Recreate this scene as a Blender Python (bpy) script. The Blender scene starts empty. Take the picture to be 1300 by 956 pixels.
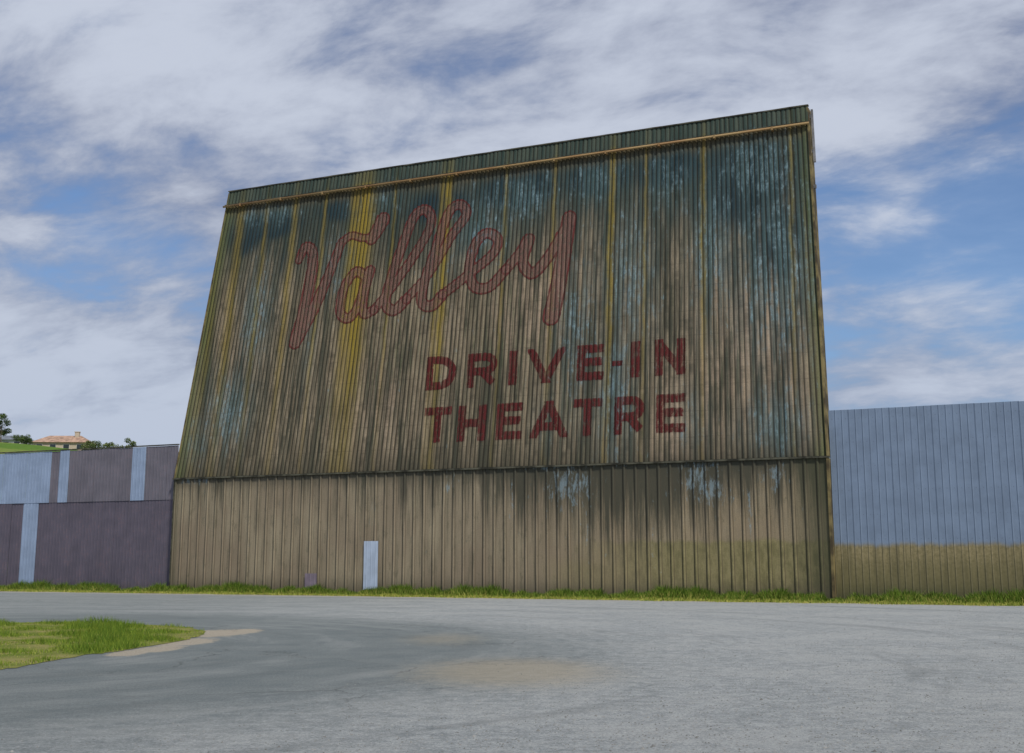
import bpy, bmesh, math, random
import numpy as np
from mathutils import Vector
random.seed(4); rng=np.random.default_rng(7)
SC=bpy.context.scene; COL=SC.collection
R=math.radians
# ------------------------------------------------------------ camera
F=1550.0; TH=math.atan(279/1550.0); CH=1.7
cd=bpy.data.cameras.new('camera'); cam=bpy.data.objects.new('camera',cd); COL.objects.link(cam)
cam.location=(0,0,CH); cam.rotation_euler=(R(90)+TH,0,0)
cd.sensor_width=36; cd.lens=F/1300*36; cd.shift_y=-45/1300; cd.clip_end=6000; cd.clip_start=.1
SC.camera=cam
ct,st=math.cos(TH),math.sin(TH)
def ray(px,py):
    X=(px-650)/F; v=(433-py)/F
    return (X, ct-v*st, st+v*ct)
def gnd(px,py,z=0):
    X,Y,Z=ray(px,py); t=(z-CH)/Z
    return (X*t,Y*t)
L=gnd(218,752); Rr=gnd(1060,763)
ln=math.hypot(Rr[0]-L[0],Rr[1]-L[1])
D=((Rr[0]-L[0])/ln,(Rr[1]-L[1])/ln); NB=(-D[1],D[0])
PD=NB[0]*L[0]+NB[1]*L[1]
UC=.5*(D[0]*(L[0]+Rr[0])+D[1]*(L[1]+Rr[1]))
ROT=math.atan2(D[1],D[0])
ORG=(NB[0]*PD+D[0]*UC, NB[1]*PD+D[1]*UC,0)
H1=6.2; LEAN=.12; HT=23.3
def hit(px,py,a=0.0,off=0.0):
    X,Y,Z=ray(px,py); nd=NB[0]*X+NB[1]*Y
    t=(PD+off+a*(CH-H1))/(nd-a*Z)
    return (D[0]*X+D[1]*Y)*t-UC, CH+Z*t
def hu(px,py): return hit(px,py,LEAN)
# ------------------------------------------------------------ shader helper
class G:
    def __init__(s,name,world=False):
        if world: s.nt=world.node_tree
        else:
            s.m=bpy.data.materials.new(name); s.m.use_nodes=True; s.nt=s.m.node_tree
        s.n=s.nt.nodes; s.l=s.nt.links
        for x in list(s.n): s.n.remove(x)
    def put(s,sock,v):
        if v is None: return
        if isinstance(v,bpy.types.NodeSocket): s.l.new(v,sock)
        else:
            if isinstance(v,(tuple,list)) and len(v)==3 and sock.type=='RGBA': v=(*v,1)
            sock.default_value=v
    def math(s,op,a,b=None,c=None,clamp=False):
        n=s.n.new('ShaderNodeMath'); n.operation=op; n.use_clamp=clamp
        s.put(n.inputs[0],a); s.put(n.inputs[1],b)
        if c is not None: s.put(n.inputs[2],c)
        return n.outputs[0]
    def mul(s,a,b): return s.math('MULTIPLY',a,b)
    def add(s,a,b): return s.math('ADD',a,b)
    def sub(s,a,b): return s.math('SUBTRACT',a,b)
    def mx(s,a,b): return s.math('MAXIMUM',a,b)
    def mr(s,v,a,b,c=0.0,d=1.0,smooth=True):
        n=s.n.new('ShaderNodeMapRange'); n.clamp=True
        if smooth: n.interpolation_type='SMOOTHSTEP'
        for i,x in enumerate((v,a,b,c,d)): s.put(n.inputs[i],x)
        return n.outputs[0]
    def mix(s,f,a,b,mode='MIX'):
        n=s.n.new('ShaderNodeMix'); n.data_type='RGBA'; n.blend_type=mode; n.clamp_factor=True
        s.put(n.inputs[0],f); s.put(n.inputs[6],a); s.put(n.inputs[7],b); return n.outputs[2]
    def comb(s,x,y,z):
        n=s.n.new('ShaderNodeCombineXYZ'); s.put(n.inputs[0],x); s.put(n.inputs[1],y); s.put(n.inputs[2],z); return n.outputs[0]
    def sep(s,v):
        n=s.n.new('ShaderNodeSeparateXYZ'); s.l.new(v,n.inputs[0]); return n.outputs
    def obj(s):
        n=s.n.new('ShaderNodeTexCoord'); return n.outputs['Object']
    def noise(s,vec,scale=1.0,det=4.0,rough=.55,dist=0.0):
        n=s.n.new('ShaderNodeTexNoise'); s.put(n.inputs['Vector'],vec); n.inputs['Scale'].default_value=scale
        n.inputs['Detail'].default_value=det; n.inputs['Roughness'].default_value=rough; n.inputs['Distortion'].default_value=dist
        return n.outputs[0]
    def voro(s,vec,scale,feat='F1'):
        n=s.n.new('ShaderNodeTexVoronoi'); n.feature=feat; s.put(n.inputs['Vector'],vec); n.inputs['Scale'].default_value=scale
        return n.outputs
    def attr(s,name):
        n=s.n.new('ShaderNodeAttribute'); n.attribute_name=name; return n.outputs['Fac']
    def gauss(s,v,c,w):
        t=s.math('DIVIDE',s.sub(v,c),w); return s.math('POWER',2.718,s.mul(s.mul(t,t),-1.0))
    def bsdf(s,col,rough=.85,bump=None,dist=.01,metal=0.0,strength=.6,alpha=None,spec=.3):
        b=s.n.new('ShaderNodeBsdfPrincipled'); s.put(b.inputs['Base Color'],col); s.put(b.inputs['Roughness'],rough)
        b.inputs['Metallic'].default_value=metal; b.inputs['Specular IOR Level'].default_value=spec
        if alpha is not None: s.put(b.inputs['Alpha'],alpha)
        if bump is not None:
            n=s.n.new('ShaderNodeBump'); n.inputs['Distance'].default_value=dist; n.inputs['Strength'].default_value=strength
            s.put(n.inputs['Height'],bump); s.l.new(n.outputs[0],b.inputs['Normal'])
        o=s.n.new('ShaderNodeOutputMaterial'); s.l.new(b.outputs[0],o.inputs[0]); return s.m
# ------------------------------------------------------------ object helpers
def tag(o,label=None,cat=None,group=None,kind=None):
    for k,v in (('label',label),('category',cat),('group',group),('kind',kind)):
        if v: o[k]=v
    return o
def empty(name,loc,rz=0):
    o=bpy.data.objects.new(name,None); o.location=loc; o.rotation_euler=(0,0,rz); COL.objects.link(o); return o
def link(name,me,mat,parent=None,smooth=False):
    o=bpy.data.objects.new(name,me); COL.objects.link(o)
    if mat: me.materials.append(mat)
    if parent: o.parent=parent
    if smooth: me.polygons.foreach_set('use_smooth',[True]*len(me.polygons))
    return o
def npmesh(name,V,Fc):
    me=bpy.data.meshes.new(name); V=np.asarray(V,float); Fc=np.asarray(Fc,int); k=Fc.shape[1]
    me.vertices.add(len(V)); me.vertices.foreach_set('co',V.ravel())
    me.loops.add(Fc.size); me.loops.foreach_set('vertex_index',Fc.ravel())
    me.polygons.add(len(Fc)); me.polygons.foreach_set('loop_start',np.arange(len(Fc))*k)
    me.polygons.foreach_set('loop_total',np.full(len(Fc),k)); me.update(calc_edges=True); me.validate(); return me
def fattr(me,name,arr):
    a=me.attributes.new(name,'FLOAT','POINT'); a.data.foreach_set('value',np.asarray(arr,float).ravel())
class MB:
    def __init__(s): s.v=[]; s.f=[]
    def box(s,x0,x1,y0,y1,z0,z1):
        n=len(s.v); s.v+=[(x0,y0,z0),(x1,y0,z0),(x1,y1,z0),(x0,y1,z0),(x0,y0,z1),(x1,y0,z1),(x1,y1,z1),(x0,y1,z1)]
        s.f+=[tuple(n+i for i in q) for q in ((0,3,2,1),(4,5,6,7),(0,1,5,4),(1,2,6,5),(2,3,7,6),(3,0,4,7))]; return s
    def bar(s,a,b,w,d=None,seg=4,w2=None):
        a=Vector(a); b=Vector(b); z=(b-a).normalized(); up=Vector((0,0,1)) if abs(z.z)<.9 else Vector((0,1,0))
        x=z.cross(up).normalized(); y=x.cross(z); d=d or w; w2=w2 if w2 is not None else w
        n=len(s.v)
        for P,ww in ((a,w),(b,w2)):
            for i in range(seg):
                t=2*math.pi*(i+.5)/seg; r=1/math.cos(math.pi/seg) if seg==4 else 1
                s.v.append(tuple(P+x*math.cos(t)*r*ww/2+y*math.sin(t)*r*d/w*ww/2))
        for i in range(seg): j=(i+1)%seg; s.f.append((n+i,n+j,n+seg+j,n+seg+i))
        s.f.append(tuple(n+i for i in reversed(range(seg)))); s.f.append(tuple(n+seg+i for i in range(seg))); return s
    def build(s,name,mat,parent=None,smooth=False):
        me=bpy.data.meshes.new(name); me.from_pydata(s.v,[],s.f); me.update()
        bm=bmesh.new(); bm.from_mesh(me); bmesh.ops.recalc_face_normals(bm,faces=bm.faces); bm.to_mesh(me); bm.free()
        return link(name,me,mat,parent,smooth)
def simple(name,c,rough=.8,var=.25,scale=3.0,metal=0.0,c2=None):
    g=G(name); v=g.obj(); n=g.noise(v,scale,5)
    return g.bsdf(g.mix(g.mr(n,.35,.65),tuple(x*(1-var) for x in c),c2 or tuple(min(1,x*(1+var)) for x in c)),rough,metal=metal,bump=n,dist=.01)
# ------------------------------------------------------------ screen geometry frame
XL0,_=hit(222,607); XR0,_=hit(1051,582)
XL1,ZL=hu(292,243); XR1,ZR=hu(1025,135)
HT=.5*(ZL+ZR)
def yl(z): return LEAN*(z-H1)
def xb(z):
    t=(z-H1)/(HT-H1); return XL0+(XL1-XL0)*t, XR0+(XR1-XR0)*t
NRIB=146; AMP=.022
def shape(p):   # +1 on the broad crest, -1 in the narrow groove
    return 1-2*((1-np.cos(2*np.pi*p))/2)**2.2
def phase(x,z):
    a,b=xb(z); return (x-a)/(b-a)*NRIB
def surf(x,z,amp=AMP):
    p=phase(x,z)
    wav=.02*np.sin(x*.9+1)*np.sin(z*.7)+.012*np.sin(x*3.1+z*.35)
    return yl(z)-amp*shape(p)+wav, p
# ------------------------------------------------------------ materials: screen
def patches(g,x,z,lst,fn):
    tot=None
    for (px,py,w,h,s_) in lst:
        u,zz=fn(px,py); q=g.mul(g.mul(g.gauss(x,u,w),g.gauss(z,zz,h)),s_); tot=q if tot is None else g.mx(tot,q)
    return tot
ZP0=.5*(hu(290,262)[1]+hu(1022,160)[1])
def mat_upper():
    g=G('weathered_corrugated_steel'); x,y,z=g.sep(g.obj()); rib=g.attr('rib'); gv=g.attr('groove')
    rid=g.math('FLOOR',g.add(rib,.5))
    s_rib=g.noise(g.comb(g.mul(rid,7.31),0.0,g.mul(z,.14)),1.0,3,.6)
    s_rib2=g.noise(g.comb(g.mul(rid,3.77),4.0,g.mul(z,.45)),1.0,5,.7)
    s_fine=g.noise(g.comb(g.mul(x,9.0),0.0,g.mul(z,.45)),1.0,6,.72)
    s_mid=g.noise(g.comb(g.mul(x,1.4),3.0,g.mul(z,.07)),1.0,7,.7)
    s_mid2=g.noise(g.comb(g.mul(x,3.0),13.0,g.mul(z,.12)),1.0,6,.7)
    s_big=g.noise(g.comb(g.mul(x,.22),9.0,g.mul(z,.12)),1.0,4,.6)
    blot=g.noise(g.comb(g.mul(x,2.8),5.0,g.mul(z,1.0)),1.0,8,.72)
    blot2=g.noise(g.comb(g.mul(x,9.0),5.0,g.mul(z,3.0)),1.0,5,.7)
    c=g.mix(g.mr(s_fine,.36,.64),(.165,.13,.085),(.385,.315,.215))
    light=patches(g,x,z,[(690,370,1.6,3.0,1),(850,545,1.0,2.2,1.2),(945,430,2.2,3.5,.9),(1000,520,1.5,2,.8),(480,520,2.5,2.2,.6),(310,440,1.2,3,.5),(600,240,2,1.6,.5),(640,420,.7,2,.8),(910,480,1,4,.8),(560,440,1,3,.5)],hu)
    c=g.mix(g.mul(light,g.mr(s_rib2,.34,.6)),c,(.55,.41,.29))
    c=g.mix(g.mr(s_rib,.44,.66,0.0,.65),c,(.09,.082,.054))
    c=g.mix(g.mr(s_rib2,.50,.64,0.0,.6),c,(.068,.06,.042))
    c=g.mix(g.mul(g.mr(s_mid,.49,.59,0.0,.85),g.mr(s_fine,.3,.55,.5,1.0)),c,(.043,.05,.036))
    c=g.mix(g.mr(s_mid2,.52,.62,0.0,.7),c,(.05,.053,.038))
    c=g.mix(g.mul(g.mr(s_fine,.5,.62),g.mr(s_big,.45,.6,.0,.5)),c,(.12,.14,.07))
    reg=patches(g,x,z,[(985,330,2.2,5,1),(905,310,1.2,4,1),(800,350,1.6,4,.9),(735,420,1.2,4,.85),(780,500,1.0,4,.95),(880,540,.8,2,.6),(985,540,1.6,2,1),(290,520,1.6,2.4,1),(325,400,1.1,3,.9),(340,270,2.4,1.0,.9),(250,560,1,1.5,.8),
        (610,290,2.0,2,.9),(660,250,2.4,1.4,1),(480,250,2,1.4,.8),(965,210,2.2,2,1),(760,230,2,1.4,.9),(430,340,1.5,2,.6),(1030,300,.5,6,.9),(560,330,1,2,.6),(850,230,1.5,2,.8),(395,430,.5,3,.5),(690,540,.6,1.5,.5)],hu)
    tq=g.mr(g.add(g.mul(reg,.20),blot),.59,.73)
    tq=g.mul(tq,g.mr(s_rib2,.60,.44,.15,1.0)); tq=g.mul(tq,g.mr(blot2,.38,.55,.25,1.0)); tq=g.mul(tq,g.mr(s_mid2,.58,.50,.15,1.0))
    topf=g.add(z,g.mul(g.sub(g.noise(g.comb(g.mul(x,2.0),2.0,g.mul(z,.06)),1.0,7,.8),.5),11.0))
    c=g.mix(g.mr(topf,15.5,21.0,0.0,.86),c,(.032,.056,.052))
    dk=patches(g,x,z,[(340,288,2.8,1.0,1),(310,300,1.5,1.4,1),(440,265,2.2,.9,.9),(660,240,3,1.3,1),(560,262,2.5,1.1,.9),(945,235,2.8,2.8,1),(985,300,1.8,3.0,.8),(850,215,2.5,1.3,.9),(760,225,2.5,1.2,.9),(360,330,.5,2,.5),(1000,420,.8,4,.5)],hu)
    c=g.mix(g.mr(g.mul(dk,g.add(g.mul(s_fine,.6),g.mul(s_mid2,.8))),.20,.52,0.0,.92),c,(.018,.043,.056))
    gt=g.mul(g.mul(reg,.75),g.mr(s_mid2,.40,.52)); c=g.mix(gt,c,(.085,.14,.14))
    c=g.mix(g.mul(tq,.74),c,g.mix(g.mr(blot2,.4,.68),(.14,.24,.275),(.31,.44,.48)))
    bot=g.mr(g.add(z,g.mul(s_mid,3.0)),7.2,9.4,.75,0.0)
    c=g.mix(g.mul(bot,g.mr(s_fine,.3,.55,.6,1.0)),c,(.055,.053,.036))
    wob=g.mul(g.sub(g.noise(g.comb(0.0,0.0,z),.5,3),.5),.6); xw=g.add(x,wob); rc=None
    for (px,py,w,s_) in ((453,380,.55,1.15),(432,480,.34,.85),(562,360,.22,.95),(549,430,.16,.6),(775,330,.16,.8),(372,300,.2,.6),(893,250,.12,.6),(702,300,.12,.5),(330,350,.14,.5),(285,450,.3,.6),(250,540,.25,.5),(820,260,.1,.5),(640,300,.1,.5),(410,300,.12,.55),(500,280,.1,.5),(1005,250,.1,.5)):
        q=g.mul(g.gauss(xw,hu(px,py)[0],w),s_); rc=q if rc is None else g.mx(rc,q)
    rc=g.mul(rc,g.mr(s_fine,.33,.52,.2,1.0)); rc=g.mul(rc,g.mr(z,8.0,15.0,.35,1.0))
    c=g.mix(rc,c,(.31,.225,.035))
    eg=g.mx(g.mr(rib,0.0,4.5,.9,0.0),g.mr(rib,NRIB-3.5,NRIB+0.0,0.0,.8))
    c=g.mix(g.mul(eg,g.mr(s_fine,.35,.6,.35,1.0)),c,(.13,.155,.055))
    c=g.mix(g.mr(z,ZP0,ZP0+.4,0.0,.7),c,g.mix(g.mr(s_mid2,.4,.6),(.035,.065,.055),(.11,.135,.10)))
    drip=g.mul(g.mr(g.add(z,g.mul(s_mid2,1.6)),ZP0-.1,ZP0+1.0),g.mr(z,ZP0+.1,ZP0,0.0,1.0)); c=g.mix(g.mul(drip,.6),c,(.18,.115,.04))
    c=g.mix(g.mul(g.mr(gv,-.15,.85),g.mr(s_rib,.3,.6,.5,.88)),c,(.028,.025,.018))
    lap=g.math('FRACT',g.math('DIVIDE',z,1.22)); lapm=g.mr(lap,.0,.05,.35,0.0)
    c=g.mix(g.mul(lapm,g.mr(s_fine,.4,.55)),c,(.04,.033,.025))
    bl=g.noise(g.obj(),22.0,4,.6)
    c=g.mix(g.mr(bl,.35,.7,.25,0.0),c,(.03,.03,.022))
    return g.bsdf(c,.85,bump=g.add(bl,s_fine),dist=.012,spec=.15)
M_up=mat_upper()
def mat_lower():
    g=G('lower_wall_ribbed_steel'); x,y,z=g.sep(g.obj()); gv=g.attr('groove'); rid=g.attr('rib')
    s_rib=g.noise(g.comb(g.mul(g.math('FLOOR',rid),5.7),0.0,g.mul(z,.2)),1.0,2)
    s_f=g.noise(g.comb(g.mul(x,6.0),0.0,g.mul(z,.35)),1.0,7,.74)
    blot=g.noise(g.comb(g.mul(x,3.0),5.0,g.mul(z,1.2)),1.0,7,.75)
    b2=g.noise(g.comb(g.mul(x,9.0),5.0,g.mul(z,2.2)),1.0,5,.7)
    s_b=g.noise(g.comb(g.mul(x,.35),2.0,g.mul(z,.25)),1.0,4)
    c=g.mix(g.mr(s_b,.35,.65),(.30,.24,.165),(.38,.32,.215))
    c=g.mix(g.mr(s_rib,.35,.7,0.0,.5),c,(.25,.20,.135))
    c=g.mix(g.mr(s_f,.46,.66,0.0,.6),c,(.16,.145,.095))
    c=g.mix(g.mul(g.mr(x,1.0,10.0,0.0,.6),g.mr(blot,.3,.6)),c,(.37,.29,.175))
    c=g.mix(g.mr(g.add(blot,g.mul(s_f,.3)),.68,.80,0.0,.5),c,(.125,.118,.075))
    zz=g.add(z,g.mul(g.sub(g.noise(g.comb(x,0.0,0.0),.7,5,.7),.5),.9))
    xo=g.add(x,g.mul(g.sub(blot,.5),1.5))
    ol=g.mul(g.mr(zz,2.45,2.7,.95,0.0),g.mr(xo,hit(735,700)[0]-.5,hit(862,700)[0],.15,1.0))
    ol=g.mul(ol,g.mr(xo,hit(728,700)[0]-.3,hit(740,700)[0]))
    ol=g.mx(ol,g.mul(g.mr(zz,1.2,2.3,.5,0.0),g.mr(xo,hit(690,700)[0]-.5,hit(740,700)[0])))
    c=g.mix(g.mul(ol,g.mr(s_f,.35,.6,1.0,.8)),c,g.mix(g.mr(blot,.35,.65),(.18,.165,.065),(.33,.29,.135)))
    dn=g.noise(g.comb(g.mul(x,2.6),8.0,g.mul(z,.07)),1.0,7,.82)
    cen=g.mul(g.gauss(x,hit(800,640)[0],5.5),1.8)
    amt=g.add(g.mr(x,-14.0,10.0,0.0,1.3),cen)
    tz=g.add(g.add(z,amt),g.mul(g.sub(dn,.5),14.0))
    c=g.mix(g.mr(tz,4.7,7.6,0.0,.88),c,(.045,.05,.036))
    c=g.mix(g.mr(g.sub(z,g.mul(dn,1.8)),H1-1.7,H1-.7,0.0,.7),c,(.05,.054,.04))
    sc=patches(g,x,z,[(722,618,1.3,1.2,1),(888,610,1.1,1.0,1),(905,618,.8,.8,1),(474,655,.16,.9,.8),(650,640,.16,1.2,.8),(952,660,.12,2,.9),(745,668,.12,1.4,.8),(985,605,.7,.6,.9),(570,615,.5,.6,.8),(830,680,.2,1.2,.7),(720,590,4,.25,.9),(250,610,1.2,.4,.8),(600,590,3,.3,.7)],hit)
    c=g.mix(g.mul(g.mr(g.add(g.mul(sc,.15),g.add(g.mul(blot,.6),g.mul(b2,.4))),.585,.69),.55),c,(.30,.42,.48))
    ed=g.mx(g.mr(g.add(x,g.mul(blot,.5)),XL0,XL0+.9,.8,0.0),g.mr(g.sub(x,g.mul(blot,1.6)),XR0-3.2,XR0-.9,0.0,.82))
    c=g.mix(ed,c,(.07,.075,.04))
    c=g.mix(g.mr(g.add(z,s_f),.5,1.6,.7,0.0),c,(.095,.085,.055))
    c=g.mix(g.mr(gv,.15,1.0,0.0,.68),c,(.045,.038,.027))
    bl=g.noise(g.obj(),18.0,4,.6)
    c=g.mix(g.mr(bl,.4,.7,.2,0.0),c,(.08,.065,.05))
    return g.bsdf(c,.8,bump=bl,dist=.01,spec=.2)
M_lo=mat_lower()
def mat_letter(name,fill,edge,ew,op,dark=.80):
    g=G(name); x,y,z=g.sep(g.obj()); sd=g.attr('sd'); gv=g.attr('groove')
    f=g.noise(g.comb(g.mul(x,9.0),0.0,g.mul(z,.40)),1.0,6,.74); bl=g.noise(g.comb(g.mul(x,6.0),1.0,g.mul(z,3.0)),1.0,7,.75)
    c=g.mix(g.mr(f,.35,.65),tuple(q*.5 for q in fill),fill)
    c=g.mix(g.mr(bl,.5,.7,0.0,.45),c,tuple(q*.4 for q in fill))
    e1=None
    if ew:
        sdn=g.add(sd,g.mul(g.sub(bl,.5),.04))
        e1=g.mx(g.mr(sdn,-ew-.02,-ew+.01),g.mul(g.gauss(sdn,-ew*2.6,.022),.45))
        c=g.mix(e1,c,edge)
    c=g.mix(g.mr(gv,-.15,.85,0.0,dark),c,(.022,.014,.012))
    a=g.mr(g.add(sd,g.mul(g.sub(bl,.5),.16)),-.02,.012,1.0,0.0)
    wear=g.mul(g.mr(bl,.50,.60,1.0,.35),g.mr(f,.46,.60,op,op*.42))
    if ew: wear=g.mx(wear,g.mul(e1,g.mul(g.mr(f,.46,.60,.92,.4),g.mr(bl,.52,.62,1.0,.55))))
    return g.bsdf(c,.85,alpha=g.mul(a,wear),spec=.1)
M_block=mat_letter('faded_dark_red_paint',(.175,.035,.035),(.08,.015,.015),0,.94)
M_script=mat_letter('faded_pink_red_paint',(.38,.20,.165),(.14,.04,.036),.095,.66)
M_rust=simple('rusty_flashing',(.13,.10,.055),.85,.5,1.3,c2=(.24,.19,.08))
M_ochre=simple('ochre_pipe_paint',(.50,.34,.15),.6,.3,.8,c2=(.30,.17,.07))
M_dark=simple('mossy_dark_trim',(.07,.068,.048),.85,.6,2.0)
M_steel=simple('grey_steel_frame',(.20,.20,.21),.6,.3,2.0)
M_bluep=simple('pale_blue_sheet',(.42,.50,.62),.5,.08,1.5)
M_purp=simple('faded_purple_sheet',(.22,.18,.22),.6,.12,1.5)
# ------------------------------------------------------------ DRIVE-IN SCREEN
S=empty('movie_screen',ORG,ROT)
tag(S,'huge weathered corrugated metal movie screen with faded red lettering, between two tall metal fences','outdoor movie screen')
def face(name,zs,off,mat,amp=AMP):
    seg=10; nx=NRIB*seg+1; P=np.linspace(0,NRIB,nx); V=[]; rb=[]
    for z in zs:
        a,b=xb(z); xs=a+(b-a)*P/NRIB; ys,_=surf(xs,z,amp)
        V.append(np.stack([xs,ys+off,np.full(nx,z)],1)); rb.append(P)
    V=np.concatenate(V); rb=np.concatenate(rb)
    i=(np.arange(nx-1)[None,:]+nx*np.arange(len(zs)-1)[:,None]).ravel()
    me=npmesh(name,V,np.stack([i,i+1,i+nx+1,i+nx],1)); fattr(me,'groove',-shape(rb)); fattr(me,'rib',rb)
    return link(name,me,mat,S,True)
ZP=ZP0
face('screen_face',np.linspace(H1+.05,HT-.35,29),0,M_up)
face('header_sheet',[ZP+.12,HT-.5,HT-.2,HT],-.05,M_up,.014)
V=[];xa,xc=xb(HT); n=70
for k in range(n+1):
    x=xa-.05+(xc-xa+.1)*k/n; d=random.uniform(-.007,.007)
    for dy,dz in ((-.10,-.02),(.10,-.02),(.10,.04),(-.10,.04)): V.append((x,yl(HT)+dy,HT+dz+d))
Fq=[]
for k in range(n):
    for j in range(4): a_=4*k+j; b_=4*k+(j+1)%4; Fq.append((a_,b_,b_+4,a_+4))
me=bpy.data.meshes.new('cap_strip'); me.from_pydata(V,[],Fq+[(3,2,1,0),(4*n,4*n+1,4*n+2,4*n+3)]); me.update(); link('cap_strip',me,M_dark,S)
def ribsheet(name,x0,x1,z0,z1,pitch,ribw,depth,mat,parent,y0=0.0,dz=1.0,phase0=0.0):
    xs=[x0]; gr=[0.0]; ys=[y0]; k=math.floor((x0-phase0)/pitch)
    w=ribw/2
    while True:
        c=phase0+k*pitch
        if c>x1+pitch: break
        for dx,dy,gg in ((-w*2.0,0,.1),(-w*1.05,.0,1.0),(-w*.65,-depth,.0),(w*.65,-depth,.0),(w*1.05,.0,1.0),(w*2.0,0,.1)):
            if x0<c+dx<x1: xs.append(c+dx); ys.append(y0+dy); gr.append(gg)
        k+=1
    xs.append(x1); ys.append(y0); gr.append(0.0)
    zs=np.linspace(z0,z1,max(2,int((z1-z0)/dz)+1)); n=len(xs); V=[]
    X=np.array(xs);Y=np.array(ys)
    for z in zs:
        V.append(np.stack([X,Y+.012*np.sin(X*2.3+z*.9)*np.sin(z*1.3),np.full(n,z)],1))
    V=np.concatenate(V); i=(np.arange(n-1)[None,:]+n*np.arange(len(zs)-1)[:,None]).ravel()
    me=npmesh(name,V,np.stack([i,i+1,i+n+1,i+n],1)); fattr(me,'groove',gr*len(zs)); fattr(me,'rib',list((X-phase0)/pitch+.5)*len(zs))
    return link(name,me,mat,parent)
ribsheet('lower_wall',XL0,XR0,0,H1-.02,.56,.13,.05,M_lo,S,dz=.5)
def lean_strip(name,side,w0,w1,y0,y1,mat,z0=H1,z1=None):
    m=MB(); z1=z1 or HT-.1
    for z in (z0,z1):
        a,b=xb(z); x=(a if side<0 else b)
        for (dx,dy) in ((w0,y0),(w1,y0),(w1,y1),(w0,y1)): m.v.append((x+dx*side,yl(z)+dy,z))
    m.f=[(0,1,2,3),(4,7,6,5),(0,4,5,1),(1,5,6,2),(2,6,7,3),(3,7,4,0)]
    return m.build(name,mat,S)
lean_strip('corner_flashing',1,-.04,.04,-.07,.75,M_rust)
lean_strip('corner_flashing',-1,-.03,.03,-.07,.75,M_rust)
MB().box(XL0-.04,XL0+.02,-.03,.8,0,H1-.055).build('side_panel',M_dark,S)
MB().box(XR0-.06,XR0+.05,-.085,.8,0,H1-.055).build('side_panel',M_rust,S)
MB().box(XL0-.08,XR0+.08,-.11,.05,H1-.045,H1+.035).build('ledge_trim',M_dark,S)
a,b=xb(ZP); yp=yl(ZP)-.19
pipe=MB().bar((a-.12,yp,ZP),(b+.05,yp,ZP),.125,seg=10).build('conduit_pipe',M_ochre,S,True)
tag(pipe,'ochre pipe running across the screen below its top edge')
MB().box(a-.05,b+.03,yp+.02,yp+.09,ZP+.085,ZP+.12).build('gutter_trim',M_dark,S)
for k in range(12):
    x=a+(b-a)*(k+.4)/12; MB().box(x-.05,x+.05,yp-.085,yp+.2,ZP-.11,ZP-.078).box(x-.05,x+.05,yp-.085,yp-.079,ZP-.078,ZP+.05).build('pipe_bracket',M_ochre,S)
for k in range(8):
    t=k/7; m=MB()
    x0=XL0+.3+(XR0-XL0-.7)*t; x1=XL1+.3+(XR1-XL1-.7)*t
    m.bar((x0,.45,0),(x0,.45,H1),.3); m.bar((x0,.45,H1),(x1,yl(HT)+.35,HT-.3),.26)
    if 0<k<7:
        xr=x0-(1.5 if k==6 else 0)
        m.bar((xr,8.0,0),(x1,yl(HT)+.6,HT-1.5),.22); m.bar((x0,4.2,0),(x0,yl(12)+.4,12),.16); m.bar((x0,.45,H1),(x0,6.0,5.5),.14)
    m.build('support_column',M_steel,S)
for k in range(13):
    z=.8+k*1.82
    if z<H1: x0,x1,y=XL0+.03,XR0-.12,.17
    else: (x0,x1),y=xb(z),yl(z)+.2
    e=.16 if z>18.5 else -.03
    MB().box(x0+.06,x1+e,y,y+.1,z,z+.17).build('girt',M_steel,S)
zc=HT-2.9
MB().bar((xb(zc)[1]+.16,yl(zc)+.22,zc),(xb(HT)[1]+.16,yl(HT)+.22,HT-.15),.10).build('corner_angle',M_steel,S)
u0,z0=hit(462,687,0,-.1); u1,_=hit(480,687,0,-.1)
tag(ribsheet('patch_panel',u0,u1,.25,z0,.26,.03,.012,M_bluep,S,y0=-.09),'pale blue narrow panel at the foot of the wall')
u0,z0=hit(387,728,0,-.1); u1,_=hit(402,728,0,-.1)
tag(ribsheet('patch_panel',u0,u1,.1,z0,.26,.03,.012,M_purp,S,y0=-.09),'short faded purple patch at the foot of the wall')
# ------------------------------------------------------------ LETTERING
def cr(pts,n=8):
    P=[np.array(p,float) for p in pts]; P=[2*P[0]-P[1]]+P+[2*P[-1]-P[-2]]; out=[]
    for i in range(1,len(P)-2):
        for k in range(n):
            t=k/n; out.append(.5*((2*P[i])+(-P[i-1]+P[i+1])*t+(2*P[i-1]-5*P[i]+4*P[i+1]-P[i+2])*t*t+(-P[i-1]+3*P[i]-3*P[i+1]+P[i+2])*t**3))
    out.append(P[-2]); return out
def letter(name,label,fn,x0,x1,z0,z1,mat,cell=.04):
    xs=np.arange(x0-.12,x1+.12,cell*.7); zs=np.arange(z0-.12,z1+.12,cell*1.2); X,Z=np.meshgrid(xs,zs)
    sd=fn(X,Z); Y,Pp=surf(X,Z); nx=len(xs)
    V=np.stack([X.ravel(),Y.ravel()-.014,Z.ravel()],1)
    i=(np.arange(nx-1)[None,:]+nx*np.arange(len(zs)-1)[:,None]).ravel(); Q=np.stack([i,i+1,i+nx+1,i+nx],1)
    s=sd.ravel(); Q=Q[s[Q].min(1)<.06]
    used=np.unique(Q); re=-np.ones(len(V),int); re[used]=np.arange(len(used))
    me=npmesh(name,V[used],re[Q]); fattr(me,'sd',s[used]); fattr(me,'groove',(-shape(Pp)).ravel()[used])
    o=link(name,me,mat,S,True); o['label']=label; return o
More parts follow.
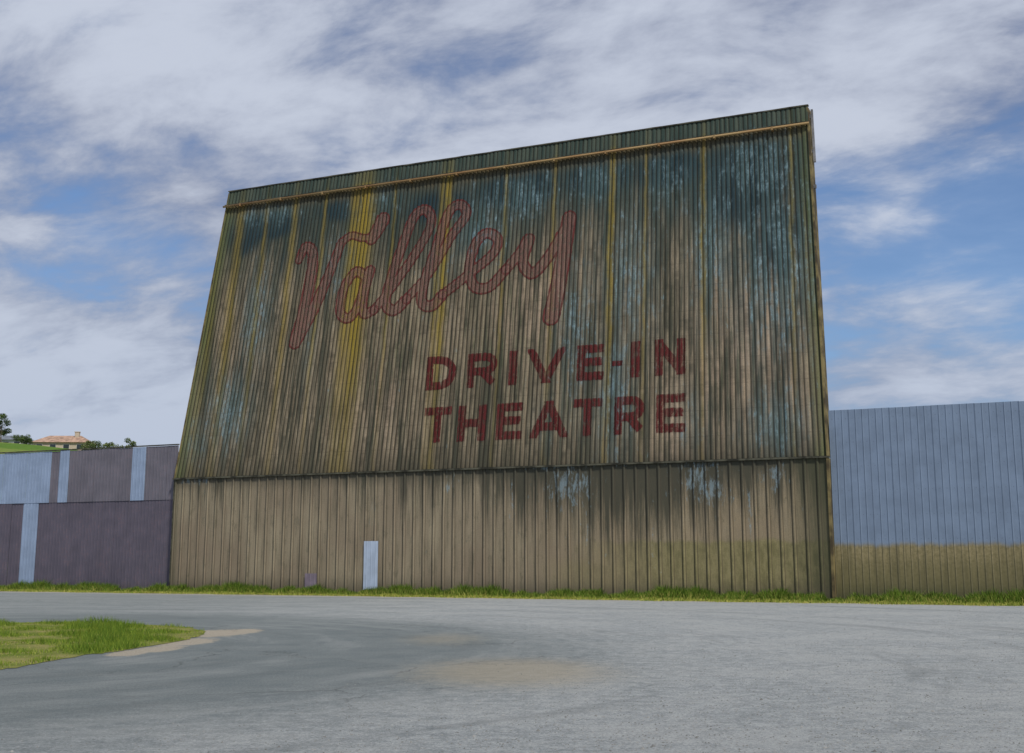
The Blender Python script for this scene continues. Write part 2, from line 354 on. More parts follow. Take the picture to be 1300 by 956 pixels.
def seg_cap(X,Z,a,b,ra,rb_):
    ax,az=a; dx,dz=b[0]-ax,b[1]-az; l2=dx*dx+dz*dz+1e-9
    t=np.clip(((X-ax)*dx+(Z-az)*dz)/l2,0,1); return np.hypot(X-ax-t*dx,Z-az-t*dz)-(ra+(rb_-ra)*t)
def seg_box(X,Z,a,b,h,e):
    ax,az=a; dx,dz=b[0]-ax,b[1]-az; l=math.hypot(dx,dz); dx/=l; dz/=l
    al=(X-ax)*dx+(Z-az)*dz; pe=np.abs(-(X-ax)*dz+(Z-az)*dx)
    return np.maximum(np.abs(al-l/2)-l/2-e,pe-h)
GL={'E':[[(0,0),(0,1)],[(0,1),(1,1)],[(0,.52),(.9,.52)],[(0,0),(1,0)]],
 'T':[[(.5,0),(.5,1)],[(0,1),(1,1)]],'H':[[(0,0),(0,1)],[(1,0),(1,1)],[(0,.5),(1,.5)]],
 'I':[[(.5,0),(.5,1)]],'N':[[(0,0),(0,1)],[(1,0),(1,1)],[(0,1),(1,0)]],
 'V':[[(0,1.05),(.5,-.05)],[(1,1.05),(.5,-.05)]],'A':[[(0,-.05),(.5,1.05)],[(1,-.05),(.5,1.05)],[(.2,.25),(.8,.25)]],
 'R':[[(0,0),(0,1)],[(0,1),(.6,1)],[(0,.45),(.6,.45)],[(.5,.45),(1,0)]],'D':[[(0,0),(0,1)],[(0,1),(.4,1)],[(0,0),(.4,0)]],
 '-':[[(0,.5),(1,.5)]]}
def block(ch,px0,px1,row,h=.21):
    zb,zt=row_z[row]; (xa_,t0,b0),(xb_,t1,b1)=row
    k=(.5*(px0+px1)-xa_)/(xb_-xa_); pb=b0+(b1-b0)*k
    x0=hu(px0,pb)[0]; x1=hu(px1,pb)[0]; w=x1-x0; H=zt-zb
    def fn(X,Z):
        x=X-x0; z=Z-zb; sd=np.full(X.shape,9.0)
        hh=h if ch!='-' else .13
        hm=hh if ch!='I' else w/2
        mp=lambda p:(hm+p[0]*(w-2*hm),hh+p[1]*(H-2*hh)) if ch!='-' else (hm+p[0]*(w-2*hm),H*.42)
        for a,b in GL[ch]:
            sd=np.minimum(sd,seg_box(x,z,mp(a),mp(b),hm,hm if (a[0]==b[0] or a[1]==b[1]) and not(ch in 'RD' and b[0] in(.6,.4)) else 0.0 if ch in 'RD' else .3))
        if ch in 'RD':
            lo,hi,cx=(.45,1,.6) if ch=='R' else (0,1,.4)
            A=mp((cx,hi));B=mp((cx,lo)); E=mp((1,.5)); pts=[]
            cz=.5*(A[1]+B[1]); rz=.5*(A[1]-B[1]); rx=E[0]-A[0]
            for q in range(15):
                t=math.pi/2-math.pi*q/14; pts.append((A[0]+rx*math.cos(t),cz+rz*math.sin(t)))
            for a,b in zip(pts,pts[1:]): sd=np.minimum(sd,seg_cap(x,z,a,b,hm,hm))
        if ch!='-': sd=np.maximum(sd,np.maximum(np.maximum(z-H,-z),np.maximum(-x-.02,x-w-.02)))
        return sd
    letter('painted_letter','dark red block letter '+ch if ch!='-' else 'dark red painted hyphen',fn,x0,x1,zb,zt,M_block)
r1=((541,453,496),(870,429,475)); r2=((537,517,562),(870,500,549))
row_z={}
for r in (r1,r2):
    row_z[r]=(.5*(hu(r[0][0],r[0][2])[1]+hu(r[1][0],r[1][2])[1]),.5*(hu(r[0][0],r[0][1])[1]+hu(r[1][0],r[1][1])[1]))
for ch,a,b in (('D',540,578),('R',592,630),('I',645,656),('V',669,717),('E',732,766),('-',776,790),('I',800,812),('N',831,870)): block(ch,a,b,r1)
for ch,a,b in (('T',537,571),('H',580,616),('E',629,662),('A',672,720),('T',727,764),('R',779,818),('E',833,870)): block(ch,a,b,r2)
def script(label,strokes):
    segs=[]; lo=[1e9,1e9]; hi=[-1e9,-1e9]
    for pts,r0,r1_ in strokes:
        r0+=.06; r1_+=.06
        q=cr([hu(*p) for p in pts]); n=len(q)-1
        for i in range(n):
            ra=r0+(r1_-r0)*i/n; rb_=r0+(r1_-r0)*(i+1)/n; segs.append((q[i],q[i+1],ra,rb_))
        for p in q:
            for k in (0,1): lo[k]=min(lo[k],p[k]-max(r0,r1_)); hi[k]=max(hi[k],p[k]+max(r0,r1_))
    def fn(X,Z):
        sd=np.full(X.shape,9.0)
        for a,b,ra,rb_ in segs: sd=np.minimum(sd,seg_cap(X,Z,a,b,ra,rb_))
        return sd
    letter('script_letter',label,fn,lo[0],hi[0],lo[1],hi[1],M_script,.045)
script('faded pink script capital V with its right arm trailing over the next letter',[([(380,330),(388,314),(397,320),(396,345),(386,395),(375,434)],.22,.38),([(375,434),(398,392),(416,352),(434,308)],.38,.24),([(434,308),(446,299),(460,302),(472,301)],.20,.18),([(472,303),(479,292),(486,279)],.32,.40)])
script('faded pink script letter a',[([(466,352),(452,345),(437,366),(432,395),(442,404),(454,390),(466,352)],.25,.25),([(470,344),(461,380),(463,398),(475,394)],.28,.24)])
script('first tall faded pink script letter l',[([(475,394),(500,362),(530,318),(548,284),(542,267),(527,274),(510,315),(494,362),(490,386),(501,394),(516,380)],.23,.28)])
script('second tall faded pink script letter l',[([(516,380),(546,345),(573,300),(592,273),(585,260),(570,270),(553,318),(538,360),(536,384),(549,388),(562,374)],.23,.28)])
script('faded pink script letter e',[([(562,374),(597,347),(626,322),(632,304),(618,296),(604,310),(596,342),(603,364),(622,364),(643,342)],.24,.26)])
script('faded pink script letter y with a long straight tail',[([(643,342),(661,320),(670,304)],.25,.27),([(672,304),(664,332),(676,347),(695,328),(713,298),(725,276)],.28,.25),([(723,277),(716,320),(708,365),(700,402)],.36,.42)])
# ------------------------------------------------------------ FENCES
def mat_fence(name,base,olive,hue=(.12,.11,.11),spots=0.0):
    g=G(name); x,y,z=g.sep(g.obj()); gv=g.attr('groove')
    f=g.noise(g.comb(g.mul(x,5.0),0.0,g.mul(z,.3)),1.0,5,.6); b=g.noise(g.obj(),1.1,5,.6); bl=g.noise(g.obj(),7.0,5,.65)
    c=g.mix(g.mr(b,.3,.7),tuple(q*.88 for q in base),tuple(q*1.08 for q in base))
    c=g.mix(g.mr(f,.52,.75,0.0,.28),c,hue)
    if spots:
        c=g.mix(g.mul(g.mr(g.mul(bl,g.add(b,.5)),.52,.66),spots),c,(.24,.14,.14))
        c=g.mix(g.mr(g.noise(g.obj(),.5,3),.45,.6,0.0,.25),c,tuple(q*.65 for q in base))
    if olive:
        zz=g.add(z,g.mul(g.sub(g.noise(g.comb(x,0.0,0.0),.8,5,.75),.5),.75))
        ol=g.mix(g.mr(bl,.3,.65),(.21,.175,.085),(.32,.265,.14)); ol=g.mix(g.mr(zz,2.2,1.2,0.0,.6),ol,(.15,.135,.06)); ol=g.mix(g.mr(f,.42,.66,0.0,.5),ol,(.11,.10,.05))
        c=g.mix(g.mr(zz,2.25,2.55,1.0,0.0),c,ol)
        c=g.mix(g.mr(g.add(z,f),.6,1.7,.6,0.0),c,(.08,.085,.035))
        rx=g.math('ABSOLUTE',g.sub(g.math('FRACT',g.math('DIVIDE',x,.29)),.5)); rz=g.math('ABSOLUTE',g.sub(g.math('FRACT',g.math('DIVIDE',z,1.05)),.5))
        dot=g.mul(g.mr(rx,.0,.10,1.0,0.0),g.mr(rz,0.0,.03,1.0,0.0)); c=g.mix(g.mul(dot,.5),c,(.07,.07,.08))
    c=g.mix(g.mr(gv,.3,1.0,0.0,.28),c,tuple(q*.35 for q in base))
    c=g.mix(g.mr(g.add(z,f),.3,1.2,.55,0.0),c,(.07,.07,.045))
    return g.bsdf(c,.65,bump=bl,dist=.006,spec=.2)
M_fr=mat_fence('grey_blue_painted_sheet',(.20,.262,.36),True,hue=(.16,.20,.27))
M_fb=mat_fence('pale_blue_painted_sheet',(.29,.37,.51),False,hue=(.2,.25,.35))
M_fm=mat_fence('mauve_brown_painted_sheet',(.125,.112,.145),False,spots=.25)
M_fm2=mat_fence('grey_mauve_painted_sheet',(.17,.16,.19),False,spots=.15)
YF=.30
fx=XR0+.06
RF=empty('metal_fence',(ORG[0]+D[0]*fx+NB[0]*YF,ORG[1]+D[1]*fx+NB[1]*YF,0),ROT)
tag(RF,'tall blue grey corrugated fence with ochre lower band, right of the movie screen','metal fence')
w=.87; n=44; tp=.5*(hit(1055,521,0,YF)[1]+hit(1300,509,0,YF)[1])
for k in range(n):
    x0=k*w; dz=random.uniform(-.008,.008)
    ribsheet('metal_sheet',x0,x0+w+.012,0,tp+dz,.29,.045,.015,M_fr,RF,y0=-.006*(k%2),dz=1.4)
for z in (1.2,3.4,5.7,7.8): MB().box(0,n*w,.05,.15,z,z+.12).build('fence_rail',M_steel,RF)
for k in range(13): x=.3+k*3; MB().box(x,x+.18,.16,.34,0,tp-.1).build('fence_post',M_steel,RF)
fx2=XL0-.05
LF=empty('metal_fence',(ORG[0]+D[0]*fx2+NB[0]*YF,ORG[1]+D[1]*fx2+NB[1]*YF,0),ROT)
tag(LF,'tall mauve brown sheet fence with pale blue stripes, left of the movie screen','metal fence')
tl=.5*(hit(224,565,0,YF)[1]+hit(0,577,0,YF)[1]); sp=hit(110,636,0,YF)[1]
ub=[226,212,198,185,168,152,136,120,104,88,76,65,50,35,20,5]; lb=[224,208,192,176,160,144,128,112,96,80,63,46,27,12,-3]
def rowf(bnd,py,z0,z1,blue,yy,endx):
    xs=[0.0]+[hit(p,py,0,YF)[0]-fx2 for p in bnd[1:]]
    while xs[-1]>endx: xs.append(xs[-1]-.72)
    for i in range(len(xs)-1):
        pm=.5*(bnd[i]+bnd[i+1]) if i+1<len(bnd) else -50
        mt=M_fb if blue(pm,i) else (M_fm2 if z0>1 else M_fm)
        ribsheet('metal_sheet',xs[i+1]-.01,xs[i],z0,z1+random.uniform(-.02,.02),.24,.04,.018,mt,LF,y0=yy+random.uniform(-.006,.006)-(.012 if i%2 else 0),dz=1.2)
rowf(ub,600,sp-.05,tl,lambda p,i:(p<65 and p>-60) and i<30 or 76<p<88 or 168<p<185,-.03,-32)
rowf(lb,690,0,sp,lambda p,i:27<p<46,0,-32)
for z in (1.2,3.2,5.2,7.6): MB().box(-33,0,.06,.16,z,z+.12).build('fence_rail',M_steel,LF)
for k in range(11): x=-.5-k*3; MB().box(x,x+.18,.17,.35,0,tl-.1).build('fence_post',M_steel,LF)
MB().box(-33,-.02,-.075,.05,tl+.03,tl+.09).build('cap_rail',M_dark,LF)
# ------------------------------------------------------------ GROUND
def sheet(name,pts,z,mat,kind='structure',label=None,cat=None):
    me=bpy.data.meshes.new(name); me.from_pydata([(p[0],p[1],z) for p in pts],[],[tuple(range(len(pts)))]); me.update()
    o=link(name,me,mat); tag(o,label,cat,None,kind); return o
def mat_ground():
    g=G('dry_dirt_ground'); v=g.obj(); a=g.noise(v,.25,5); b=g.noise(v,6.0,5)
    c=g.mix(g.mr(a,.4,.6),(.14,.13,.07),(.09,.12,.04)); c=g.mix(g.mr(b,.4,.7,0.0,.5),c,(.2,.17,.11)); return g.bsdf(c,.95,bump=b,dist=.03)
sheet('ground',[(-2500,-2500),(2500,-2500),(2500,2500),(-2500,2500)],-.004,mat_ground(),label='dry dirt and grass ground')
def mat_lot():
    g=G('worn_asphalt_and_gravel'); v=g.obj(); x,y,z=g.sep(v)
    big=g.noise(v,.12,5,.6); mid=g.noise(v,.9,6,.65); fine=g.noise(v,26.0,6,.85); gr=g.noise(v,4.0,9,.82); pat=g.noise(v,.45,7,.7)
    xx=g.add(x,14.0); yy=g.sub(y,25.0)
    r=g.math('SQRT',g.add(g.mul(xx,xx),g.mul(yy,yy))); th=g.math('ARCTAN2',yy,xx)
    arc=g.noise(g.comb(g.mul(r,.8),g.mul(th,1.8),0.0),1.0,7,.68,.2)
    asph=g.mix(g.mr(mid,.3,.7),(.185,.212,.215),(.235,.258,.255))
    asph=g.mix(g.mr(fine,.40,.58,.5,0.0),asph,(.10,.115,.115)); asph=g.mix(g.mr(fine,.56,.66,0.0,.4),asph,(.38,.39,.38))
    grav=g.mix(g.mr(gr,.38,.62),(.24,.262,.265),(.385,.405,.40))
    grav=g.mix(g.mr(pat,.42,.6,0.0,.45),grav,(.42,.43,.415))
    grav=g.mix(g.mr(fine,.53,.62,0.0,.75),grav,(.60,.60,.58)); grav=g.mix(g.mr(fine,.47,.38,0.0,.75),grav,(.13,.135,.135))
    e=g.add(g.add(r,g.mul(g.sub(big,.5),3.0)),g.mul(g.sub(gr,.5),7.0))
    m=g.mul(g.mr(e,12.5,18.5),g.mr(g.add(x,g.mul(pat,6.0)),-14.0,4.0,.35,1.0))
    c=g.mix(m,asph,grav)
    c=g.mix(g.mr(arc,.50,.66,0.0,.28),c,(.38,.39,.375))
    c=g.mix(g.mr(arc,.34,.48,.30,0.0),c,(.13,.145,.145))
    sx,sy=gnd(650,852); s1=g.mul(g.gauss(x,sx,1.8),g.gauss(y,sy,2.9)); s2=g.mul(g.gauss(x,sx-1.5,1.3),g.gauss(y,sy+8.0,3.0))
    s=g.mx(s1,g.mul(s2,.6)); c=g.mix(g.mr(g.add(s,g.mul(g.sub(gr,.5),1.2)),.2,.9,0.0,.6),c,(.38,.33,.24))
    tot=None
    for (px,py,wx,wy) in ((272,804,.95,1.9),(305,802,.55,1.5),(235,815,.7,1.5),(200,824,.5,1.2),(165,829,.4,1.0)):
        ux,uy=gnd(px,py); q=g.mul(g.gauss(x,ux,wx),g.gauss(y,uy,wy)); tot=q if tot is None else g.mx(tot,q)
    c=g.mix(g.mr(g.add(tot,g.mul(g.sub(gr,.5),1.6)),.38,.62,0.0,.9),c,g.mix(g.mr(fine,.4,.65),(.33,.28,.21),(.50,.46,.38)))
    lw=g.sub(g.add(g.mul(x,NB[0]),g.mul(y,NB[1])),PD)
    c=g.mix(g.mul(g.mr(g.add(lw,g.mul(g.sub(gr,.5),3.0)),-5.0,-2.2),.75),c,(.38,.36,.29))
    cr_=g.voro(g.comb(g.add(x,g.mul(mid,1.6)),g.add(y,g.mul(mid,2.2)),0.0),.22,'DISTANCE_TO_EDGE')[0]
    ck=g.mul(g.mr(cr_,0.0,.007,.6,0.0),g.mul(g.mr(big,.42,.52),g.mr(m,.2,.8,1.0,.15)))
    c=g.mix(ck,c,(.09,.095,.09))
    return g.bsdf(c,1.0,bump=g.add(g.mul(fine,2.0),g.mul(gr,2.0)),dist=.02,strength=.7,spec=0.0)
def loc2w(x,y): return (ORG[0]+D[0]*x+NB[0]*y, ORG[1]+D[1]*x+NB[1]*y)
edge=[]
for k in range(121):
    x=-75+k*1.25; y=-1.9-.25*math.sin(x*.6)-random.uniform(0,.3)-(.6 if x>0 else 0)*min(1,max(0,x/20))
    edge.append(loc2w(x,y))
sheet('road',[(-90,-30),(90,-30)]+[(90,edge[-1][1])]+edge[::-1]+[(-90,edge[0][1])],0.0,mat_lot(),label='worn grey asphalt and gravel lot')
isl_px=[(0,791),(60,790),(130,791),(200,794),(243,797),(262,803),(250,809),(215,817),(160,826),(110,832),(50,843),(0,851)]
isl0=[gnd(*p) for p in isl_px]; isl=[(-45,36)]
for i in range(len(isl0)-1):
    for k in range(6):
        t=k/6; isl.append((isl0[i][0]+(isl0[i+1][0]-isl0[i][0])*t+random.uniform(-.07,.07),isl0[i][1]+(isl0[i+1][1]-isl0[i][1])*t+random.uniform(-.12,.12)))
isl+=[isl0[-1],(-30,16.5)]
def mat_turf():
    g=G('turf_soil'); v=g.obj(); a=g.noise(v,.8,5); b=g.noise(v,14.0,4,.7)
    c=g.mix(g.mr(a,.35,.65),(.11,.15,.03),(.24,.22,.085)); c=g.mix(g.mr(b,.5,.75,0.0,.5),c,(.28,.245,.13)); return g.bsdf(c,.95,bump=b,dist=.03,spec=0.0)
M_turf=mat_turf()
sheet('grass_island_soil',isl,.008,M_turf,label='soil under the grass island')
strip=[loc2w(75,.25)]+[loc2w(-75,.25)]+[loc2w(-75+k*1.25,-1.7-.3*math.sin(k*.9)-random.uniform(0,.45)-(1.0*min(1,max(0,(-75+k*1.25+5)/20)))) for k in range(121)]
sheet('verge',strip,.004,M_turf,label='grassy verge along the foot of screen and fences')
def mat_grass(name,cols):
    g=G(name); t=g.attr('tone'); c=g.mix(g.mr(t,0.0,.5),cols[0],cols[1]); c=g.mix(g.mr(t,.6,1.0),c,cols[2])
    return g.bsdf(c,.8,spec=.1)
def blades(name,P,h,wd,mat,label,cat,lean=.5,tone=None):
    n=len(P); an=rng.uniform(0,2*np.pi,n); dx=np.cos(an)*wd/2; dy=np.sin(an)*wd/2; la=rng.uniform(0,2*np.pi,n); lr=rng.uniform(0,lean,n)*h
    V=np.empty((n,3,3)); V[:,0]=np.stack([P[:,0]-dx,P[:,1]-dy,P[:,2]],1); V[:,1]=np.stack([P[:,0]+dx,P[:,1]+dy,P[:,2]],1)
    V[:,2]=np.stack([P[:,0]+np.cos(la)*lr,P[:,1]+np.sin(la)*lr,P[:,2]+h],1)
    me=npmesh(name,V.reshape(-1,3),np.arange(3*n).reshape(-1,3)); tn=np.repeat(rng.uniform(0,1,n) if tone is None else tone,3); fattr(me,'tone',tn)
    return tag(link(name,me,mat),label,cat,None,'stuff')
M_g1=mat_grass('short_green_grass',((.085,.155,.018),(.18,.245,.03),(.42,.39,.10)))
M_g2=mat_grass('rank_green_weeds',((.04,.09,.012),(.12,.195,.022),(.34,.32,.08)))
def inpoly(x,y,poly):
    c=np.zeros(len(x),bool); n=len(poly)
    for i in range(n):
        x1,y1=poly[i]; x2,y2=poly[(i+1)%n]
        k=((y1>y)!=(y2>y))&(x<(x2-x1)*(y-y1)/(y2-y1+1e-12)+x1); c^=k
    return c
n=200000; x=rng.uniform(-24,-4,n); y=rng.uniform(16,37,n)
dn=np.sin(x*1.7+y*.6)+np.sin(y*2.1-x*.9)+np.sin(x*4.3+y*3.1)*.7
k=inpoly(x,y,isl)&(rng.uniform(-2.6,2.0,n)<dn+.8); x=x[k];y=y[k];dn=dn[k]
blades('grass',np.stack([x,y,np.full(len(x),.006)],1),rng.uniform(.03,.10,len(x))*(1+.8*np.clip(dn,-1,2)),.016,M_g1,'short green grass covering the island at left','grass',.8,
  np.clip(rng.uniform(0,1,len(x))*.75-.16*dn+.05,0,1))
def weeds(name,n,label,hs,band,wd,mat,tone_shift=0,fl=.25):
    lx=rng.uniform(-38,46,n); q=rng.beta(1.2,2.2,n)
    dens=.5+.25*np.sin(lx*1.3)+.2*np.sin(lx*3.7+1)+.2*np.sin(lx*.5+2)+.15*np.sin(lx*8.1)
    ly=-.08-q*band(lx); k=rng.uniform(0,1,n)<np.clip(dens+fl,0.08,1); lx=lx[k];ly=ly[k];dens=dens[k];q=q[k]
    X=ORG[0]+D[0]*lx+NB[0]*ly; Y=ORG[1]+D[1]*lx+NB[1]*ly
    m=len(lx); h=rng.uniform(hs[0],hs[1],m)*(.45+1.0*dens)*(1-.55*q)
    blades(name,np.stack([X,Y,np.full(m,.002)],1),h,wd,mat,label,'weeds',.9,np.clip(rng.uniform(0,1,m)*.8+q*.35+tone_shift-.1*dens,0,1))
bandf=lambda lx:1.7+1.0*np.clip((lx+5)/20,0,1)+.25*np.sin(lx*1.9)
weeds('weeds',130000,'rank green weeds along the foot of the screen and fences',(.12,.52),lambda l:bandf(l)*.7,.05,M_g2,0,.4)
weeds('short_grass',130000,'short yellow green grass fringe between weeds and asphalt',(.05,.17),lambda l:bandf(l)*1.25+.3,.04,M_g1,.2,.6)
def stones():
    n=24000; d=9+rng.uniform(0,1,n)**1.3*36; px=rng.uniform(-.45,.5,n); X=px*d; Y=d
    rr=np.hypot(X+14,Y-25); keep=(rng.uniform(0,1,n)<np.clip((rr-13)/6,0.0,1)*np.clip((X+6)/6,0.02,1)); X=X[keep];Y=Y[keep]; n=len(X)
    s=rng.uniform(.005,.015,n)*(1+(rng.uniform(0,1,n)>.98)*1.0)
    base=np.array([(1,0,0),(-.5,.87,0),(-.5,-.87,0),(.1,.05,.8)])
    an=rng.uniform(0,6.28,n); c,s_=np.cos(an),np.sin(an)
    V=np.empty((n,4,3))
    for j in range(4):
        b=base[j]; V[:,j,0]=X+(b[0]*c-b[1]*s_)*s; V[:,j,1]=Y+(b[0]*s_+b[1]*c)*s*.8; V[:,j,2]=b[2]*s+.001
    Fq=np.array([(0,1,3),(1,2,3),(2,0,3)])[None]+4*np.arange(n)[:,None,None]
    me=npmesh('gravel',V.reshape(-1,3),Fq.reshape(-1,3))
    tag(link('gravel',me,simple('pale_stone',(.24,.24,.225),.95,.4,3.0)),'loose pale gravel scattered over the lot','gravel',None,'stuff')
stones()
# ------------------------------------------------------------ HILL, HOUSES, TREES
def ss(t): t=np.clip(t,0,1); return t*t*(3-2*t)
def hz(x,y):
    return 27.7*ss((40-x)/160)*ss((y-110)/165)*(1-.55*ss((y-330)/300))+.3*np.sin(x*.11)*np.sin(y*.06)*ss((y-110)/80)-.1
xs=np.linspace(-600,120,121); ys=np.linspace(112,700,90); X,Y=np.meshgrid(xs,ys); Z=hz(X,Y)-ss(X/60)*.5
Z=np.where(Y<=113,-.5,Z)
i=(np.arange(120)[None,:]+121*np.arange(89)[:,None]).ravel()
def mat_hill():
    g=G('green_hillside'); v=g.obj(); a=g.noise(v,.05,6,.6); b=g.noise(v,.6,5,.7)
    c=g.mix(g.mr(a,.4,.6),(.10,.18,.03),(.19,.23,.06)); c=g.mix(g.mr(b,.5,.7,0.0,.5),c,(.06,.10,.03)); return g.bsdf(c,.95,bump=b,dist=.4,spec=.05)
o=link('hills',npmesh('hills',np.stack([X.ravel(),Y.ravel(),Z.ravel()],1),np.stack([i,i+1,i+122,i+121],1)),mat_hill(),None,True)
tag(o,'green hillside behind the left fence',None,None,'structure')
M_leaf=mat_grass('dark_evergreen_leaves',((.04,.065,.025),(.07,.11,.035),(.13,.17,.06)))
M_leaf2=mat_grass('olive_shrub_leaves',((.07,.10,.04),(.13,.17,.06),(.22,.24,.10)))
M_bark=simple('brown_bark',(.10,.08,.06),.9,.3,6.0)
def tree(name,x,y,h,r,label,cat,mat,n=2600,trunk=.35,leaf=.28):
    z=float(hz(x,y)); T=empty(name,(x,y,z-.1),random.uniform(0,6)); tag(T,label,cat)
    m=MB(); m.bar((0,0,0),(.1,.05,h*.55),h*.05,seg=7,w2=h*.025)
    cl=[]
    for k in range(9):
        a=k*2.4+random.uniform(-.4,.4); q=random.uniform(.15,.9); rr=r*random.uniform(.35,.85)
        e=(math.cos(a)*rr,math.sin(a)*rr,h*(trunk+(1-trunk)*q)); m.bar((.05,.02,h*random.uniform(.2,.5)),e,h*.022,seg=5,w2=h*.006); cl.append((e,r*random.uniform(.35,.6)))
    cl.append(((0,0,h*.9),r*.4))
    m.build('trunk',M_bark,T); P=[]; tn=[]
    for e,cr_ in cl:
        nn=n//len(cl); v=rng.normal(size=(nn,3)); v/=np.linalg.norm(v,axis=1)[:,None]; v*=(rng.uniform(.2,1,nn)**.6)[:,None]*cr_; v[:,2]*=.75
        P.append(v+np.array(e)); tn.append(np.clip(.45+v[:,2]/cr_*.5+rng.uniform(-.25,.25,nn),0,1))
    P=np.concatenate(P);tn=np.concatenate(tn); nn=len(P)
    a=rng.normal(size=(nn,3)); a/=np.linalg.norm(a,axis=1)[:,None]; b=np.cross(a,rng.normal(size=(nn,3))); b/=np.linalg.norm(b,axis=1)[:,None]
    a*=leaf*.5;b*=leaf*.28
    V=np.stack([P-a,P+b,P+a,P-b],1); me=npmesh('crown',V.reshape(-1,3),np.arange(4*nn).reshape(-1,4)); fattr(me,'tone',np.repeat(tn,4)); link('crown',me,mat,T)
def at(px,Y,py=560):
    X_,Y_,Z_=ray(px,py); return X_/Y_*Y
tree('evergreen_tree',at(1,262),262,6.4,2.0,'dark evergreen tree on the hill at the far left of the picture','tree',M_leaf,trunk=.2)
for nm,px,Y_,h,r,lab,mt in (('shrub',112,250,2.9,1.8,'rounded olive shrub just right of the tan roofed house',M_leaf2),
  ('shrub',124,246,3.5,2.0,'dark shrub above the left fence, between an olive shrub and a thin shrub',M_leaf),
  ('shrub',141,243,4.3,1.7,'thin small shrub above the left fence, left of the loose crowned one',M_leaf2),
  ('shrub',162,240,6.2,1.9,'loose crowned shrub above the left fence, nearest the movie screen',M_leaf2),
  ('shrub',29,266,1.7,1.9,'low dark bush on the hill between the two houses',M_leaf)):
    tree(nm,at(px,Y_),Y_,h,r,lab,'shrub',mt,trunk=.12,n=1500)
def house(x,y,z,w,dp,wh,rh,rot,wallm,roofm,label,chim,nw):
    H=empty('hill_house',(x,y,z),rot); tag(H,label,'house')
    MB().box(-w/2,w/2,0,dp,-2.5,wh).build('wall',wallm,H)
    m=MB(); o_=.5
    m.v=[(-w/2-o_,-o_,wh-.05),(w/2+o_,-o_,wh-.05),(w/2+o_,dp+o_,wh-.05),(-w/2-o_,dp+o_,wh-.05),(-w/2+w*.2,dp/2,wh+rh),(w/2-w*.2,dp/2,wh+rh)]
    m.f=[(0,1,5,4),(1,2,5),(2,3,4,5),(3,0,4),(0,3,2,1)]
    rf=m.build('roof',roofm,H)
    if chim is not None: MB().box(chim-.5,chim+.5,dp*.35,dp*.35+.9,wh,wh+rh+.75).box(chim-.6,chim+.6,dp*.35-.1,dp*.35+1,wh+rh+.752,wh+rh+.9).build('chimney',wallm,rf)
    for k in range(nw):
        cx=-w/2+w*(k+.5)/nw; wf=MB().box(cx-.75,cx+.75,-.06,.02,wh-1.6,wh-.45).build('window',M_trimw,H)
        MB().box(cx-.66,cx+.66,-.09,-.062,wh-1.5,wh-.55).build('pane',M_glass,wf)
M_trimw=simple('white_trim',(.6,.58,.54),.6,.05); M_glass=simple('dark_window_glass',(.04,.05,.06),.15,.1)
M_stuc=simple('beige_stucco',(.50,.42,.33),.9,.1); M_tile=simple('tan_roof_shingles',(.38,.25,.18),.9,.3,1.2)
M_stuc2=simple('white_stucco',(.55,.55,.53),.9,.1); M_tile2=simple('grey_roof_shingles',(.17,.19,.22),.9,.3,1.2)
hx=at(76,286); house(hx,286,27.0,12.4,8,2.1,1.9,R(3),M_stuc,M_tile,'beige house with tan hipped roof and chimney on the hill behind the left fence',3.0,4)
hx=at(8,292); house(hx,292,28.3,8.0,7,2.0,1.3,R(-6),M_stuc2,M_tile2,'pale house with grey roof on the hill at the far left edge',None,3)
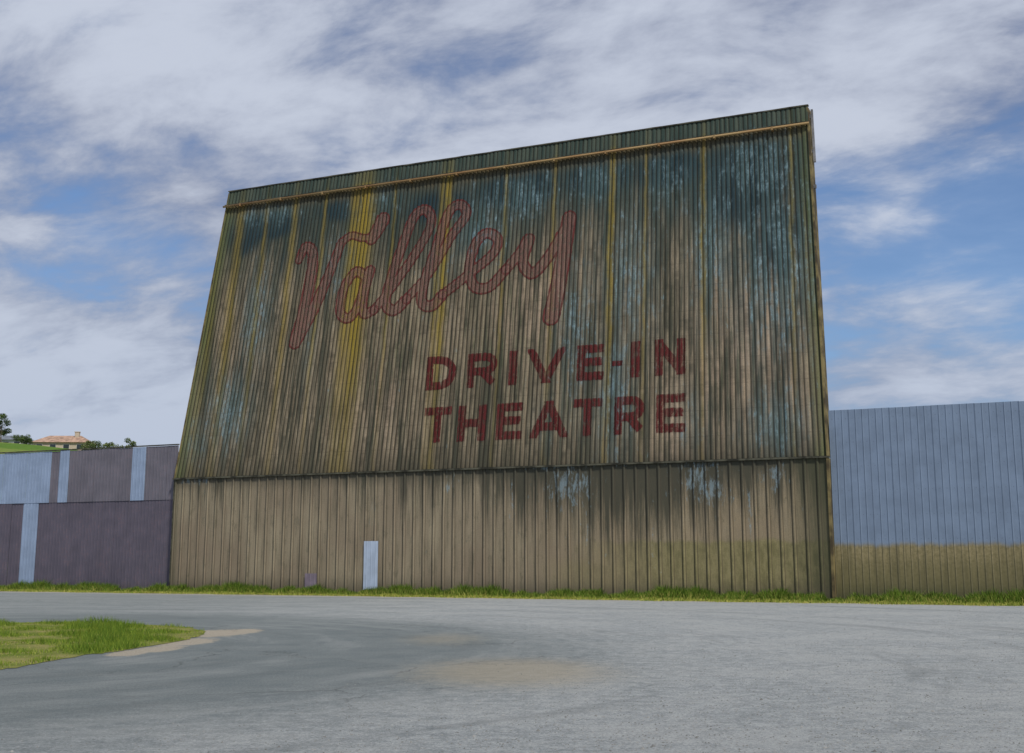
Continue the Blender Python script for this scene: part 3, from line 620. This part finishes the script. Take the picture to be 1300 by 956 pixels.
# ------------------------------------------------------------ LIGHT
sv=Vector((.42,-.72,1.0)).normalized()
sl=bpy.data.lights.new('sun','SUN'); sl.energy=3.1; sl.angle=R(6); sl.color=(1,.95,.87)
so=bpy.data.objects.new('sun',sl); COL.objects.link(so); so.rotation_euler=sv.to_track_quat('Z','Y').to_euler(); so.location=(20,-20,60)
W=bpy.data.worlds.new('World'); SC.world=W; W.use_nodes=True
g=G('',W)
tc=g.n.new('ShaderNodeTexCoord'); dv=tc.outputs['Generated']; x,y,z=g.sep(dv)
sk=g.n.new('ShaderNodeTexSky'); sk.sky_type='NISHITA'; sk.sun_disc=False; sk.sun_elevation=math.asin(sv.z); sk.sun_rotation=math.atan2(sv.x,sv.y); sk.dust_density=.4; sk.ozone_density=2.4
skc=g.mix(1.0,sk.outputs[0],(.082,.097,.115),'MULTIPLY')
zz=g.add(g.mx(z,0.0),.30)
cx_=g.math('DIVIDE',x,zz); cy_=g.math('DIVIDE',y,zz)
nb=g.noise(g.comb(g.mul(cx_,1.0),g.mul(cy_,.9),0.3),1.25,7,.55,.25)
nf=g.noise(g.comb(g.add(g.mul(cx_,1.4),g.mul(cy_,.6)),g.mul(cy_,1.7),3.0),3.4,10,.60,.2)
nl=g.noise(g.comb(cx_,cy_,7.0),.95,5,.5,.2)
yy=g.mx(y,.05); dx=g.math('DIVIDE',x,yy); dz_=g.math('DIVIDE',z,yy); front=g.mr(y,.0,.3)
gap=g.mx(g.mul(g.gauss(dx,.40,.16),g.gauss(dz_,.26,.09)),g.mul(g.mul(g.gauss(dx,-.36,.10),g.gauss(dz_,.26,.05)),.3))
gap=g.mx(gap,g.mul(g.mul(g.gauss(dx,-.40,.10),g.gauss(dz_,.48,.04)),.4))
cov=g.sub(g.add(g.mul(nb,.52),g.mul(nf,.48)),g.mul(g.mul(gap,front),.16))
cm=g.mr(cov,.35,.53,.16,1.0)
lit=g.add(g.mul(nf,.42),g.add(g.mul(nb,.23),g.mul(nl,.35)))
ccol=g.mix(g.mr(lit,.40,.60),(.175,.21,.325),(.55,.60,.71))
ccol=g.mix(g.mr(dz_,.0,.35,.45,0.0),ccol,(.40,.49,.64))
skl=g.mix(g.mr(z,0.0,.25,.4,0.0),skc,(.20,.33,.54))
fin=g.mix(cm,skl,ccol)
bg=g.n.new('ShaderNodeBackground'); g.l.new(fin,bg.inputs[0]); bg.inputs[1].default_value=1.0
wo=g.n.new('ShaderNodeOutputWorld'); g.l.new(bg.outputs[0],wo.inputs[0])
SC.view_settings.view_transform='Standard'; SC.view_settings.look='None'; SC.view_settings.exposure=0; SC.view_settings.gamma=1
